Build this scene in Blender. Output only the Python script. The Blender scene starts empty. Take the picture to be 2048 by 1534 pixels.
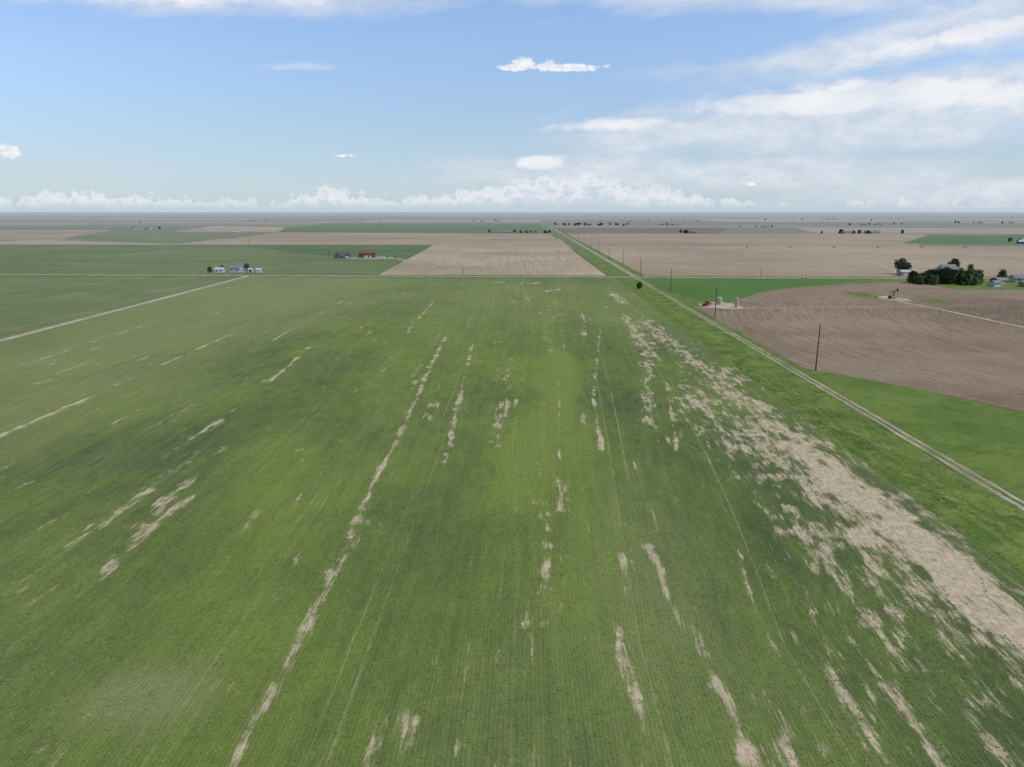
import bpy, math, random
import numpy as np
from mathutils import Vector, Matrix

random.seed(11)
R = np.random.RandomState(5)
scene = bpy.context.scene
COL = scene.collection
rad = math.radians

# ------------------------------------------------------------------ noise in numpy
T = R.rand(256, 256)
def vn(x, y, o=0):
    x = np.asarray(x, float) + o * 17.31; y = np.asarray(y, float) + o * 9.17
    xi = np.floor(x).astype(int); yi = np.floor(y).astype(int)
    fx = x - xi; fy = y - yi
    fx = fx * fx * (3 - 2 * fx); fy = fy * fy * (3 - 2 * fy)
    a = T[xi & 255, yi & 255]; b = T[(xi + 1) & 255, yi & 255]
    c = T[xi & 255, (yi + 1) & 255]; d = T[(xi + 1) & 255, (yi + 1) & 255]
    return (a * (1 - fx) + b * fx) * (1 - fy) + (c * (1 - fx) + d * fx) * fy
def fbm(x, y, o=0, octv=4):
    s = 0; a = 1; t = 0
    for i in range(octv):
        s = s + a * vn(np.asarray(x) * 2 ** i, np.asarray(y) * 2 ** i, o + i * 3); t += a; a *= .55
    return s / t
def sstep(a, b, x):
    t = np.clip((x - a) / (b - a), 0, 1); return t * t * (3 - 2 * t)

# ------------------------------------------------------------------ node helpers
class NT:
    def __init__(s, nt): s.nt = nt
    def n(s, t, **kw):
        nd = s.nt.nodes.new(t)
        for k, v in kw.items(): setattr(nd, k, v)
        return nd
    def put(s, sock, v):
        if v is None: return
        if isinstance(v, bpy.types.NodeSocket): s.nt.links.new(v, sock)
        else:
            if isinstance(v, (tuple, list)) and len(v) == 3 and sock.type == 'RGBA': v = (*v, 1)
            sock.default_value = v
    def m(s, op, a, b=None, c=None, clamp=False):
        nd = s.n('ShaderNodeMath', operation=op, use_clamp=clamp)
        s.put(nd.inputs[0], a); s.put(nd.inputs[1], b); s.put(nd.inputs[2], c)
        return nd.outputs[0]
    def vm(s, op, a, b=None, c=None):
        nd = s.n('ShaderNodeVectorMath', operation=op)
        s.put(nd.inputs[0], a); s.put(nd.inputs[1], b); s.put(nd.inputs[2], c)
        return nd.outputs['Value'] if op in ('LENGTH', 'DISTANCE', 'DOT_PRODUCT') else nd.outputs[0]
    def sep(s, v):
        nd = s.n('ShaderNodeSeparateXYZ'); s.put(nd.inputs[0], v); return nd.outputs
    def comb(s, x, y, z=0.0):
        nd = s.n('ShaderNodeCombineXYZ'); s.put(nd.inputs[0], x); s.put(nd.inputs[1], y); s.put(nd.inputs[2], z); return nd.outputs[0]
    def noise(s, v, scale=1.0, detail=3.0, rough=.55, dist=0.0):
        nd = s.n('ShaderNodeTexNoise'); s.put(nd.inputs['Vector'], v)
        nd.inputs['Scale'].default_value = scale; nd.inputs['Detail'].default_value = detail
        nd.inputs['Roughness'].default_value = rough; nd.inputs['Distortion'].default_value = dist
        return nd.outputs['Fac']
    def ss(s, x, a, b):
        nd = s.n('ShaderNodeMapRange', interpolation_type='SMOOTHSTEP')
        s.put(nd.inputs[0], x); s.put(nd.inputs[1], a); s.put(nd.inputs[2], b)
        return nd.outputs[0]
    def mix(s, f, a, b, blend='MIX'):
        nd = s.n('ShaderNodeMix', data_type='RGBA', blend_type=blend)
        s.put(nd.inputs[0], f); s.put(nd.inputs[6], a); s.put(nd.inputs[7], b)
        return nd.outputs[2]
    def attr(s, name):
        nd = s.n('ShaderNodeAttribute'); nd.attribute_name = name; return nd.outputs['Fac']

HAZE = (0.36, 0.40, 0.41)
def haze(t, col, pos):  # aerial haze painted into the base colour, stronger with distance from the origin
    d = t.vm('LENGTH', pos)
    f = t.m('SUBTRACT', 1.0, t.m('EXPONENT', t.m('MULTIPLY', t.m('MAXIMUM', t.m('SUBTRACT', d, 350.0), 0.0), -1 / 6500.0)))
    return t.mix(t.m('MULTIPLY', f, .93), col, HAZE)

def new_mat(name):
    m = bpy.data.materials.new(name); m.use_nodes = True
    t = NT(m.node_tree); b = m.node_tree.nodes['Principled BSDF']
    b.inputs['Roughness'].default_value = .9
    b.inputs['Specular IOR Level'].default_value = .06
    return m, t, b

def scale_v(t, pos, sx, sy):
    return t.vm('MULTIPLY', pos, (sx, sy, 0.0))

def field_mat(name, a, b, c=None, mode='y', patch=.02, streak=.5, fine=1.2, centre=(0, 0), contrast=1.0, patchy=.9, rows=0.0, yst=.02):
    """ground cover: base colours a/b, streaks along rows, optional third colour patches"""
    m, t, bs = new_mat(name)
    pos = t.n('ShaderNodeNewGeometry').outputs['Position']
    r = None
    if mode == 'radial':
        dv = t.vm('SUBTRACT', pos, (centre[0], centre[1], 0.0))
        r = t.vm('LENGTH', dv)
        x, y, z = t.sep(dv)
        an = t.m('ARCTAN2', y, x)
        sv = t.comb(t.m('MULTIPLY', r, streak), t.m('MULTIPLY', an, 7.0), 0.0)
    elif mode == 'x': sv = scale_v(t, pos, streak * .03, streak)
    elif mode == 'y': sv = scale_v(t, pos, streak, streak * yst)
    else: sv = scale_v(t, pos, streak, streak)
    st = t.noise(sv, 1.0, 4, .75)
    fn = t.noise(pos, fine, 3, .7)
    big = t.noise(pos, patch, 3, .6, 0)
    f = t.m('ADD', t.m('MULTIPLY', st, .90 * contrast), t.m('MULTIPLY', fn, .20 * contrast))
    f = t.m('ADD', f, t.m('MULTIPLY', t.m('SUBTRACT', big, .5), patchy))
    f = t.ss(f, .55 * contrast - .22, .55 * contrast + .22)
    col = t.mix(f, a, b)
    if c:
        col = t.mix(t.m('MULTIPLY', t.ss(t.noise(pos, patch * 2.3, 3, .65, 0), .52, .68), .8 * patchy), col, c)
    k = t.m('ADD', .74, t.m('MULTIPLY', fn, .52))
    if rows and r is not None:
        k = t.m('MULTIPLY', k, t.m('MULTIPLY_ADD', t.m('SINE', t.m('MULTIPLY', r, rows)), .03, 1.0))
    col = t.mix(1.0, col, t.comb(k, k, k), 'MULTIPLY')
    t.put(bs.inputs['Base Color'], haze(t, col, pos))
    return m

def plain_mat(name, col, var=.15, scale=1.5, rough=.7, metal=0.0):
    m, t, bs = new_mat(name)
    oc = t.n('ShaderNodeTexCoord').outputs['Object']
    pos = t.n('ShaderNodeNewGeometry').outputs['Position']
    n = t.noise(oc, scale, 3, .6)
    k = t.m('ADD', 1 - var, t.m('MULTIPLY', n, 2 * var))
    c = t.mix(1.0, (*col, 1), t.comb(k, k, k), 'MULTIPLY')
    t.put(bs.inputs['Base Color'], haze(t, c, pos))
    bs.inputs['Roughness'].default_value = rough; bs.inputs['Metallic'].default_value = metal
    return m

# ------------------------------------------------------------------ mesh helpers
def mk(name, verts, faces, mats, midx=None, parent=None, loc=None, rot=0.0, smooth=False, **props):
    me = bpy.data.meshes.new(name)
    me.from_pydata([tuple(v) for v in verts], [], faces)
    for m in (mats if isinstance(mats, (list, tuple)) else [mats]): me.materials.append(m)
    if midx is not None: me.polygons.foreach_set('material_index', midx)
    if smooth: me.polygons.foreach_set('use_smooth', [True] * len(me.polygons))
    me.update()
    o = bpy.data.objects.new(name, me); COL.objects.link(o)
    if parent is not None: o.parent = parent
    if loc is not None: o.location = loc
    if rot: o.rotation_euler = (0, 0, rot)
    for k, v in props.items(): o[k] = v
    return o

def empty(name, loc, rot=0.0, **props):
    o = bpy.data.objects.new(name, None); COL.objects.link(o)
    o.location = loc; o.rotation_euler = (0, 0, rot); o.empty_display_size = .5
    for k, v in props.items(): o[k] = v
    return o

class MB:
    def __init__(s): s.v = []; s.f = []; s.mi = []
    def add(s, v, f, mi=0):
        o = len(s.v); s.v += [tuple(p) for p in v]; s.f += [tuple(i + o for i in q) for q in f]; s.mi += [mi] * len(f)
    def box(s, x0, x1, y0, y1, z0, z1, mi=0):
        s.add([(x0, y0, z0), (x1, y0, z0), (x1, y1, z0), (x0, y1, z0), (x0, y0, z1), (x1, y0, z1), (x1, y1, z1), (x0, y1, z1)],
              [(3, 2, 1, 0), (4, 5, 6, 7), (0, 1, 5, 4), (1, 2, 6, 5), (2, 3, 7, 6), (3, 0, 4, 7)], mi)
    def tube(s, p, q, r0, r1=None, n=8, mi=0):
        r1 = r0 if r1 is None else r1
        p = Vector(p); q = Vector(q); d = (q - p).normalized()
        a = d.orthogonal().normalized(); b = d.cross(a)
        vs = []
        for c, r in ((p, r0), (q, r1)):
            for i in range(n):
                an = 2 * math.pi * i / n
                vs.append(c + a * math.cos(an) * r + b * math.sin(an) * r)
        fs = [(i, (i + 1) % n, n + (i + 1) % n, n + i) for i in range(n)] + [tuple(range(n - 1, -1, -1)), tuple(range(n, 2 * n))]
        s.add(vs, fs, mi)
    def prism(s, prof, y0, y1, mi=0):   # profile in xz, extruded along y
        n = len(prof)
        vs = [(x, y0, z) for x, z in prof] + [(x, y1, z) for x, z in prof]
        s.add(vs, [tuple(range(n)), tuple(range(2 * n - 1, n - 1, -1))] + [(i, n + i, n + (i + 1) % n, (i + 1) % n) for i in range(n)], mi)
    def obj(s, name, mats, **k): return mk(name, s.v, s.f, mats, s.mi, **k)

def sheet(name, pts, z, mat, **props):
    n = len(pts)
    area = sum(pts[i][0] * pts[(i + 1) % n][1] - pts[(i + 1) % n][0] * pts[i][1] for i in range(n))
    if area < 0: pts = pts[::-1]
    return mk(name, [(x, y, z) for x, y in pts], [tuple(range(n))], mat, kind='structure', **props)

def ribbon(name, pts, w, z, mat, wob=.0, step=6.0, **props):
    P = []
    for (a, b) in zip(pts[:-1], pts[1:]):
        a = Vector(a); b = Vector(b); k = max(1, int((b - a).length / step))
        for i in range(k): P.append(a.lerp(b, i / k))
    P.append(Vector(pts[-1]))
    V = []; F = []
    for i, p in enumerate(P):
        d = (P[min(i + 1, len(P) - 1)] - P[max(i - 1, 0)]).normalized(); nrm = Vector((-d.y, d.x))
        wl = w / 2 * (1 + wob * (random.random() - .5)); wr = w / 2 * (1 + wob * (random.random() - .5))
        V += [(*(p + nrm * wl), z), (*(p - nrm * wr), z)]
        if i: j = 2 * i; F.append((j - 2, j - 1, j + 1, j))
    return mk(name, V, F, mat, kind='structure', **props)

# ------------------------------------------------------------------ terrain
def hgt(x, y):
    r = np.hypot(x, y)
    amp = sstep(2600, 9000, r) * 34 + sstep(12000, 40000, r) * 60
    return amp * (fbm(np.asarray(x) / 2600 + 40, np.asarray(y) / 1500 + 40, 2, 4) - .5)

def build_ground():
    radii = [0, 40, 120, 400, 1000, 1800, 2600]
    r = 2600
    while r < 90000: r *= 1.045; radii.append(r)
    NA = 288
    V = [(0, 0, 0)]; F = []
    for r in radii[1:]:
        a = np.arange(NA) * 2 * np.pi / NA
        x = r * np.cos(a); y = r * np.sin(a); z = hgt(x, y)
        V += list(zip(x.tolist(), y.tolist(), z.tolist()))
    for i in range(NA): F.append((0, 1 + i, 1 + (i + 1) % NA))
    for k in range(len(radii) - 2):
        o = 1 + k * NA
        for i in range(NA): F.append((o + i, o + NA + i, o + NA + (i + 1) % NA, o + (i + 1) % NA))
    m, t, bs = new_mat('ground_patchwork')
    pos = t.n('ShaderNodeNewGeometry').outputs['Position']
    x, y, z = t.sep(pos)
    def cells(sx, sy, ox):
        c = t.comb(t.m('FLOOR', t.m('DIVIDE', t.m('ADD', x, ox), sx)), t.m('FLOOR', t.m('DIVIDE', t.m('ADD', y, 93.0), sy)), ox)
        w = t.n('ShaderNodeTexWhiteNoise'); t.put(w.inputs['Vector'], c); return w.outputs['Value']
    a = cells(805.0, 402.0, 735.0); b = cells(1610.0, 1207.0, 735.0)
    rp = t.n('ShaderNodeValToRGB'); t.put(rp.inputs[0], t.m('FRACT', t.m('MULTIPLY', t.m('ADD', a, b), 3.7)))
    cr = rp.color_ramp; cr.interpolation = 'CONSTANT'
    cols = [(0, (.15, .165, .085)), (.2, (.115, .15, .065)), (.36, (.31, .25, .17)), (.5, (.18, .18, .10)), (.64, (.24, .19, .13)), (.78, (.12, .155, .07)), (.88, (.35, .29, .20))]
    cr.elements[0].color = (*cols[0][1], 1)
    cr.elements[1].position = cols[1][0]; cr.elements[1].color = (*cols[1][1], 1)
    for p, c in cols[2:]:
        e = cr.elements.new(p); e.color = (*c, 1)
    n = t.noise(pos, .004, 3, .6); n2 = t.noise(pos, .05, 3, .65)
    col = t.mix(t.m('MULTIPLY', n, .5), rp.outputs[0], (.18, .175, .105, 1))
    k = t.m('ADD', .7, t.m('MULTIPLY', n2, .6))
    col = t.mix(1.0, col, t.comb(k, k, k), 'MULTIPLY')
    near = t.ss(t.vm('LENGTH', pos), 700.0, 900.0)
    gr = t.mix(t.noise(pos, .35, 3, .7), (.075, .110, .03, 1), (.14, .165, .06, 1))
    col = t.mix(near, gr, col)
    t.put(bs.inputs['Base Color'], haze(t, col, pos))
    mk('ground', V, F, m, kind='structure', smooth=True)
build_ground()

# ------------------------------------------------------------------ main crop field
def bend(x, y):
    return 14 * (1 - np.exp(-np.maximum(y - 60, 0) / 95)) * np.exp(-((x - 31) / 22) ** 2)

STRIPS = [ # x0,y0,x1,y1,halfwidth,strength
 (48.5, 20, 46.8, 75, 6.0, .68), (46.8, 75, 46.8, 120, 7.6, .64), (46.8, 120, 47.5, 180, 5.4, .50), (47.5, 180, 45, 262, 4.8, .47), (44, 325, 44.5, 356, 3.0, .50),
 (49.5, 30, 48.2, 115, 4.2, .95), (48.0, 115, 47.5, 150, 2.2, .64), (38, 78, 38, 150, 5, .38), (24.5, 136, 34, 190, 1.2, .54), (34, 190, 41, 280, 2.2, .45), (38, 200, 41, 262, 2.0, .44),
 (-21.3, 20, -21.5, 70, .60, .50), (-21.6, 76, -22.2, 88, 1.1, .56), (-22.5, 88, -24, 160, .55, .54), (-24, 150, -26, 235, .6, .46),
 (-13, 112, -14, 140, .5, .50), (-14.0, 140, -16, 215, .5, .44), (-48, 74, -48.4, 92, .8, .50), (-50, 84, -51, 102, 1.0, .42),
 (-60.5, 114, -60, 140, .8, .45), (-96, 104, -96.4, 152, .6, .74), (-97, 160, -99, 250, .6, .52), (-62, 170, -66, 215, .6, .58),
 (-117, 165, -119, 182, .9, .46), (-80, 200, -84, 330, .5, .40), (-40, 240, -42, 330, .6, .40), (-135, 190, -138, 260, .8, .45),
 (2.2, 66, 3.2, 92, .6, .45), (9.4, 32, 9.3, 62, .6, .47), (11.0, 34, 11.1, 50, .4, .45), (17.2, 28, 16.8, 62, .55, .49), (16, 62, 15, 84, .5, .46), (20, 26, 19.6, 44, 1.4, .47), (17.6, 84, 18, 110, .25, .48),
 (6, 30, 6, 40, .5, .45), (-1.5, 34, -1.5, 42, .5, .43), (34.5, 58, 35, 74, .5, .44), (24, 66, 31.7, 118, .28, .52), (27, 30, 27.5, 56, .5, .44), (31, 34, 31.5, 60, .4, .42), (36, 36, 36, 62, .5, .42),
 (13.5, 118, 15, 150, .4, .46), (15, 150, 27, 250, .5, .43), (21, 236, 24, 300, .7, .43), (-11, 40, -11.2, 46, .5, .42), (26.5, 118, 36, 178, .3, .52), (5, 92, 8.4, 170, .25, .46), (-5, 36, -5, 60, .3, .42),
 (-2, 412, 8, 414, 1.2, .6), (12, 372, 19, 377, 1.6, .6), (-20, 416, -12, 417, 1.0, .5),
]
def env_bare(x, y):
    e = np.zeros_like(x)
    wob = (fbm(y * 0 + x * .02, y / 9, 31, 3) - .5) * 1.6
    for i, (x0, y0, x1, y1, w, s) in enumerate(STRIPS):
        dx = x1 - x0; dy = y1 - y0
        tt = np.clip(((x - x0) * dx + (y - y0) * dy) / (dx * dx + dy * dy), 0, 1)
        d = np.hypot(x + wob * min(1, w) - (x0 + tt * dx), (y - (y0 + tt * dy)) * .25)
        gap = 1.0 if w > 2 else .80 + .42 * sstep(.36, .62, fbm(y * 0 + i * 1.7, y / 7, 80 + i, 2))
        e = np.maximum(e, s * gap * np.exp(-(d / w) ** 2 * .8))
    return e

def field_attrs(x, y):
    rx = x - bend(x, y)
    nA = fbm(rx / .9, y / 9, 3, 3); nB = fbm(rx / .6, y / 2.6, 8, 3); nC = fbm(x / 9, y / 16, 12, 3)
    nD = fbm(x / 5, y / 8, 51, 3); nE = fbm(x / 1.7, y / 2.4, 91, 3)
    e = env_bare(x, y)
    e = e + .24 * sstep(.54, .72, fbm(rx / 1.4, y / 45, 17, 2)) * sstep(.42, .7, nC + .12 * (x > -5)) * (1 - e)
    bare = e * .88 + .50 * (nA - .5) + .62 * (nB - .5) + (.40 * (nD - .5) + .75 * (nE - .5)) * (e > .06) - .10
    edge = sstep(57.2, 54.5, x)
    bare = np.where(edge < 1, np.minimum(bare, .5 * edge), bare)
    tint = fbm(x / 14 + 3, y / 34, 21, 4)
    tint = .55 + (tint - .5) * 1.4 + (fbm(x / 38 + 9, y / 24, 61, 3) - .5) * .4
    def g(cx, cy, sx, sy): return np.exp(-((x - cx) / sx) ** 2 - ((y - cy) / sy) ** 2)
    # curved lighter swath through the middle of the field
    cxs = 9.5 - 8.5 * np.clip((172 - y) / 60, 0, 1.6) ** 1.4
    swath = np.exp(-((x - cxs) / 3.4) ** 2) * sstep(80, 115, y) * sstep(240, 180, y)
    tint += .3 * g(-33, 95, 12, 22) + .9 * swath + .3 * g(-4, 100, 5, 40) + .3 * g(-28, 60, 10, 12) - .35 * g(-55, 112, 12, 22) - .2 * g(20, 130, 10, 60) - .25 * g(50, 90, 20, 70) + .35 * g(-5, 270, 40, 70)
    light = sstep(-45, -120, x + (nC - .5) * 30) * .75 + .45 * g(14, 66, 10, 26) + 1.5 * g(-32, 52, 4.6, 3.4) + sstep(140, 400, y) * .3 + .25 * sstep(-30, -52, x) * sstep(85, 45, y) + .25 * g(-3, 45, 12, 15) + .35 * g(2, 330, 60, 90) + .25 * swath
    light += (fbm(x / 22, y / 60, 27, 3) - .5) * .5
    return rx, bare, np.clip(tint, 0, 1.25), np.clip(light, 0, 1)

def build_field():
    xs = np.concatenate([np.arange(-176, -100, 1.0), np.arange(-100, 57.51, .35)])
    ys = [-60.0]
    while ys[-1] < 446: ys.append(ys[-1] + (.5 if 25 < ys[-1] < 130 else (.9 if ys[-1] < 220 else 2.0)))
    ys = np.array(ys)
    X, Y = np.meshgrid(xs, ys)
    X = X.ravel(); Y = Y.ravel()
    left = -160.5 - 16.5 * np.clip(Y / 445, 0, 1)           # western edge follows the dirt lane
    Xc = np.where(X < -150, left + (X + 176) / 26 * (-150 - left), X)
    north = 451 - .03 * Xc
    Yc = np.where(Y > 400, 400 + (Y - 400) / (ys[-1] - 400) * (north - 400), Y)
    X, Y = Xc, Yc
    rx, bare, tint, light = field_attrs(X, Y)
    Z = .04 + .0 * X
    nx = len(xs); ny = len(ys)
    me = bpy.data.meshes.new('field')
    me.vertices.add(nx * ny); me.vertices.foreach_set('co', np.stack([X, Y, Z], 1).astype(np.float32).ravel())
    i, j = np.meshgrid(np.arange(nx - 1), np.arange(ny - 1)); a = (j * nx + i).ravel()
    q = np.stack([a, a + 1, a + nx + 1, a + nx], 1).astype(np.int32)
    me.loops.add(q.size); me.loops.foreach_set('vertex_index', q.ravel())
    me.polygons.add(len(q)); me.polygons.foreach_set('loop_start', np.arange(0, q.size, 4, dtype=np.int32))
    me.update(calc_edges=True)
    for nm, arr in (('rowx', rx), ('bare', bare), ('tint', tint), ('light', light)):
        at = me.attributes.new(nm, 'FLOAT', 'POINT'); at.data.foreach_set('value', arr.astype(np.float32))
    o = bpy.data.objects.new('field', me); COL.objects.link(o); o['kind'] = 'structure'
    m, t, bs = new_mat('young_crop_and_soil')
    pos = t.n('ShaderNodeNewGeometry').outputs['Position']
    x, y, z = t.sep(pos)
    rowx = t.attr('rowx'); bare = t.attr('bare'); tint = t.attr('tint'); light = t.attr('light')
    rvec = t.comb(rowx, y, 0.0)
    fine = t.noise(scale_v(t, pos, 2.0, 1.1), 1.0, 4, .75)
    streak = t.noise(t.vm('MULTIPLY', rvec, (1.1, .07, 0.0)), 1.0, 3, .7)
    mid = t.noise(scale_v(t, pos, .34, .17), 1.0, 4, .72)
    f = t.m('ADD', t.m('MULTIPLY', tint, .9), t.m('MULTIPLY', t.m('SUBTRACT', mid, .5), 1.4))
    f = t.m('ADD', f, t.m('MULTIPLY', t.m('SUBTRACT', streak, .5), .5), clamp=True)
    col = t.mix(f, (.074, .104, .038, 1), (.152, .200, .042, 1))
    lt = t.m('ADD', light, t.m('MULTIPLY', t.m('SUBTRACT', streak, .5), .9), clamp=True)
    col = t.mix(t.m('MULTIPLY', lt, .75), col, (.205, .220, .090, 1))
    # sowing rows
    fade = t.m('EXPONENT', t.m('MULTIPLY', t.m('MAXIMUM', y, 0.0), -1 / 90.0))
    rows = t.m('MULTIPLY_ADD', t.m('SINE', t.m('MULTIPLY', t.m('ADD', rowx, t.m('MULTIPLY', mid, .35)), 2 * math.pi / .38)), .5, .5)
    drk = t.m('SUBTRACT', 1.0, t.m('MULTIPLY', t.m('MULTIPLY', rows, fade), .28))
    wide = t.noise(t.vm('MULTIPLY', rvec, (.5, .006, 0.0)), 1.0, 3, .7)
    k = t.m('ADD', .38, t.m('MULTIPLY', fine, .86)); k = t.m('ADD', k, t.m('MULTIPLY', wide, .36))
    k = t.m('MULTIPLY', k, drk)
    col = t.mix(1.0, col, t.comb(k, k, k), 'MULTIPLY')
    # soil glimpses between rows
    rn = t.noise(t.vm('MULTIPLY', rvec, (2.6, .25, 0.0)), 1.0, 4, .78)
    gl = t.ss(t.m('ADD', rn, t.m('MULTIPLY', bare, .6)), .60, .80)
    # wheel tracks
    tr = t.m('ABSOLUTE', t.m('SUBTRACT', t.m('FRACT', t.m('DIVIDE', t.m('ADD', rowx, 200.4), 13.7)), .5))
    tr = t.m('MULTIPLY', tr, 13.7)
    tr = t.m('ABSOLUTE', t.m('SUBTRACT', tr, .9))
    trk = t.m('MULTIPLY', t.ss(tr, .18, .05), t.ss(t.m('ADD', wide, t.m('MULTIPLY', rn, .7)), .80, 1.05))
    sn = t.noise(scale_v(t, pos, 1.6, .7), 1.0, 5, .85)
    soilc = t.mix(t.ss(sn, .28, .68), (.30, .225, .140, 1), (.56, .46, .315, 1))
    soilc = t.mix(t.m('MULTIPLY', t.ss(fine, .55, .66), .65), soilc, (.11, .135, .05, 1))
    col = t.mix(t.m('MULTIPLY', t.m('MAXIMUM', gl, t.m('MULTIPLY', trk, .7)), .42), col, soilc)
    bn = t.m('ADD', bare, t.m('MULTIPLY', t.m('SUBTRACT', t.noise(scale_v(t, pos, 2.8, 1.0), 1.0, 4, .88), .5), 1.3))
    bn = t.m('ADD', bn, t.m('MULTIPLY', t.m('SUBTRACT', rn, .5), 1.3))
    bm = t.ss(bn, .24, .66)
    col = t.mix(t.m('MULTIPLY', bm, .88), col, soilc)
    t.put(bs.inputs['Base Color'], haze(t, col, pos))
    bp = t.n('ShaderNodeBump'); bp.inputs['Strength'].default_value = .4; bp.inputs['Distance'].default_value = .12
    t.put(bp.inputs['Height'], fine); t.put(bs.inputs['Normal'], bp.outputs[0])
    me.materials.append(m)
build_field()

# crop plants / grass tufts as real leaves
def tuft_mat(name, dark, bright, lite):
    m, t, bs = new_mat(name)
    col = t.mix(t.attr('tint'), dark, bright)
    col = t.mix(t.attr('light'), col, lite)
    t.put(bs.inputs['Base Color'], col)
    return m
def tufts(name, x, y, z, size, tint, light, mat, blades=4, label=None):
    n = len(x)
    V = np.zeros((n, blades, 3, 3)); 
    for b in range(blades):
        a = R.rand(n) * 2 * np.pi; l = size * (.55 + .6 * R.rand(n)); w = size * (.25 + .2 * R.rand(n))
        px, py = np.cos(a), np.sin(a)
        h = size * (.15 + .4 * R.rand(n))
        V[:, b, 0] = np.stack([x - py * w - px * .15 * l, y + px * w - py * .15 * l, z], 1)
        V[:, b, 1] = np.stack([x + py * w - px * .15 * l, y - px * w - py * .15 * l, z], 1)
        V[:, b, 2] = np.stack([x + px * l, y + py * l, z + h], 1)
    co = V.reshape(-1, 3).astype(np.float32)
    me = bpy.data.meshes.new(name)
    me.vertices.add(len(co)); me.vertices.foreach_set('co', co.ravel())
    me.loops.add(len(co)); me.loops.foreach_set('vertex_index', np.arange(len(co), dtype=np.int32))
    me.polygons.add(len(co) // 3); me.polygons.foreach_set('loop_start', np.arange(0, len(co), 3, dtype=np.int32))
    me.update(calc_edges=True)
    for nm, arr in (('tint', tint), ('light', light)):
        at = me.attributes.new(nm, 'FLOAT', 'POINT'); at.data.foreach_set('value', np.repeat(arr, blades * 3).astype(np.float32))
    me.materials.append(mat)
    o = bpy.data.objects.new(name, me); COL.objects.link(o); o['kind'] = 'stuff'
    o['label'] = label; o['category'] = 'plants'
    return o
def build_crop():
    rxs = np.arange(-110, 57, .38)
    ysr = np.arange(30, 115, .34)
    A, B = np.meshgrid(rxs, ysr); A = A.ravel(); B = B.ravel()
    keep = (np.abs(A) < (B + 10) * .74 + 9)
    A = A[keep]; B = B[keep]
    keep = R.rand(len(A)) < np.clip(1.0 - (B - 50) / 65, .0, .78)
    A = A[keep]; B = B[keep]
    B = B + R.uniform(-.2, .2, len(B)); X = A.copy()
    for _ in range(4): X = A + bend(X, B)
    X = X + R.normal(0, .085, len(X)) + (fbm(X / 6, B / 6, 71, 2) - .5) * .8
    rx, bare, tint, light = field_attrs(X, B)
    keep = (bare + R.normal(0, .24, len(X)) < .26) & (X < 56) & (X > -150)
    X, B, tint, light = X[keep], B[keep], tint[keep], light[keep]
    tint = np.clip(tint + R.normal(0, .26, len(X)), 0, 1); light = np.clip(light * .7 + R.normal(0, .12, len(X)), 0, 1)
    sz = .12 + .10 * R.rand(len(X))
    tufts('crop', X, B, np.full(len(X), .04), sz, tint, light,
          tuft_mat('crop_leaves', (.080, .118, .038, 1), (.165, .225, .044, 1), (.225, .24, .10, 1)), 3, 'young green cereal crop growing in narrow drilled rows')
build_crop()

# ------------------------------------------------------------------ neighbouring fields, verges, roads
M_left = field_mat('pale_crop_field', (.115, .145, .055, 1), (.165, .190, .082, 1), (.20, .205, .10, 1), 'y', .012, .3)
M_verge = field_mat('rough_grass', (.068, .112, .022, 1), (.145, .200, .042, 1), (.20, .215, .08, 1), 'y', .14, 1.0, 1.6, yst=.12)
M_mown = field_mat('pasture_grass', (.085, .138, .028, 1), (.140, .186, .042, 1), (.070, .115, .022, 1), 'iso', .05, .5, 1.3)
M_bright = field_mat('bright_crop', (.066, .140, .026, 1), (.086, .165, .036, 1), None, 'x', .02, .3)
M_brown = field_mat('worked_brown_soil', (.140, .100, .064, 1), (.275, .205, .138, 1), (.285, .215, .145, 1), 'radial', .012, 1.1, .8, (270, 240), 1.0, .6, 2.2)
M_tan = field_mat('tan_tilled_soil', (.255, .195, .125, 1), (.41, .32, .215, 1), (.31, .265, .16, 1), 'y', .006, .5)
M_tan2 = field_mat('tan_soil_strip', (.24, .18, .115, 1), (.345, .265, .17, 1), (.25, .24, .13, 1), 'x', .004, .12)
M_tan3 = field_mat('pale_brown_soil', (.25, .19, .12, 1), (.37, .285, .185, 1), (.31, .255, .155, 1), 'radial', .004, .22, .5, (520, 700))
M_dark = field_mat('dark_brown_soil', (.13, .092, .062, 1), (.18, .135, .092, 1), None, 'x', .004, .05)
M_g1 = field_mat('green_field_one', (.095, .135, .045, 1), (.145, .175, .07, 1), (.175, .185, .09, 1), 'x', .005, .06)
M_g2 = field_mat('green_field_two', (.072, .116, .036, 1), (.095, .142, .045, 1), (.12, .15, .055, 1), 'y', .006, .06)
M_g3 = field_mat('green_field_three', (.12, .15, .065, 1), (.17, .185, .095, 1), (.21, .19, .11, 1), 'x', .004, .05)
M_gravel = field_mat('gravel', (.25, .22, .165, 1), (.37, .33, .26, 1), (.22, .20, .13, 1), 'iso', .1, .4, 2.0)
M_dirt = field_mat('pale_dirt', (.30, .26, .18, 1), (.43, .365, .26, 1), (.25, .23, .13, 1), 'iso', .06, .3, 1.5)
M_track = field_mat('track_dirt', (.20, .17, .115, 1), (.39, .335, .245, 1), (.14, .16, .07, 1), 'y', .1, 1.4, 2.0)

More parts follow.
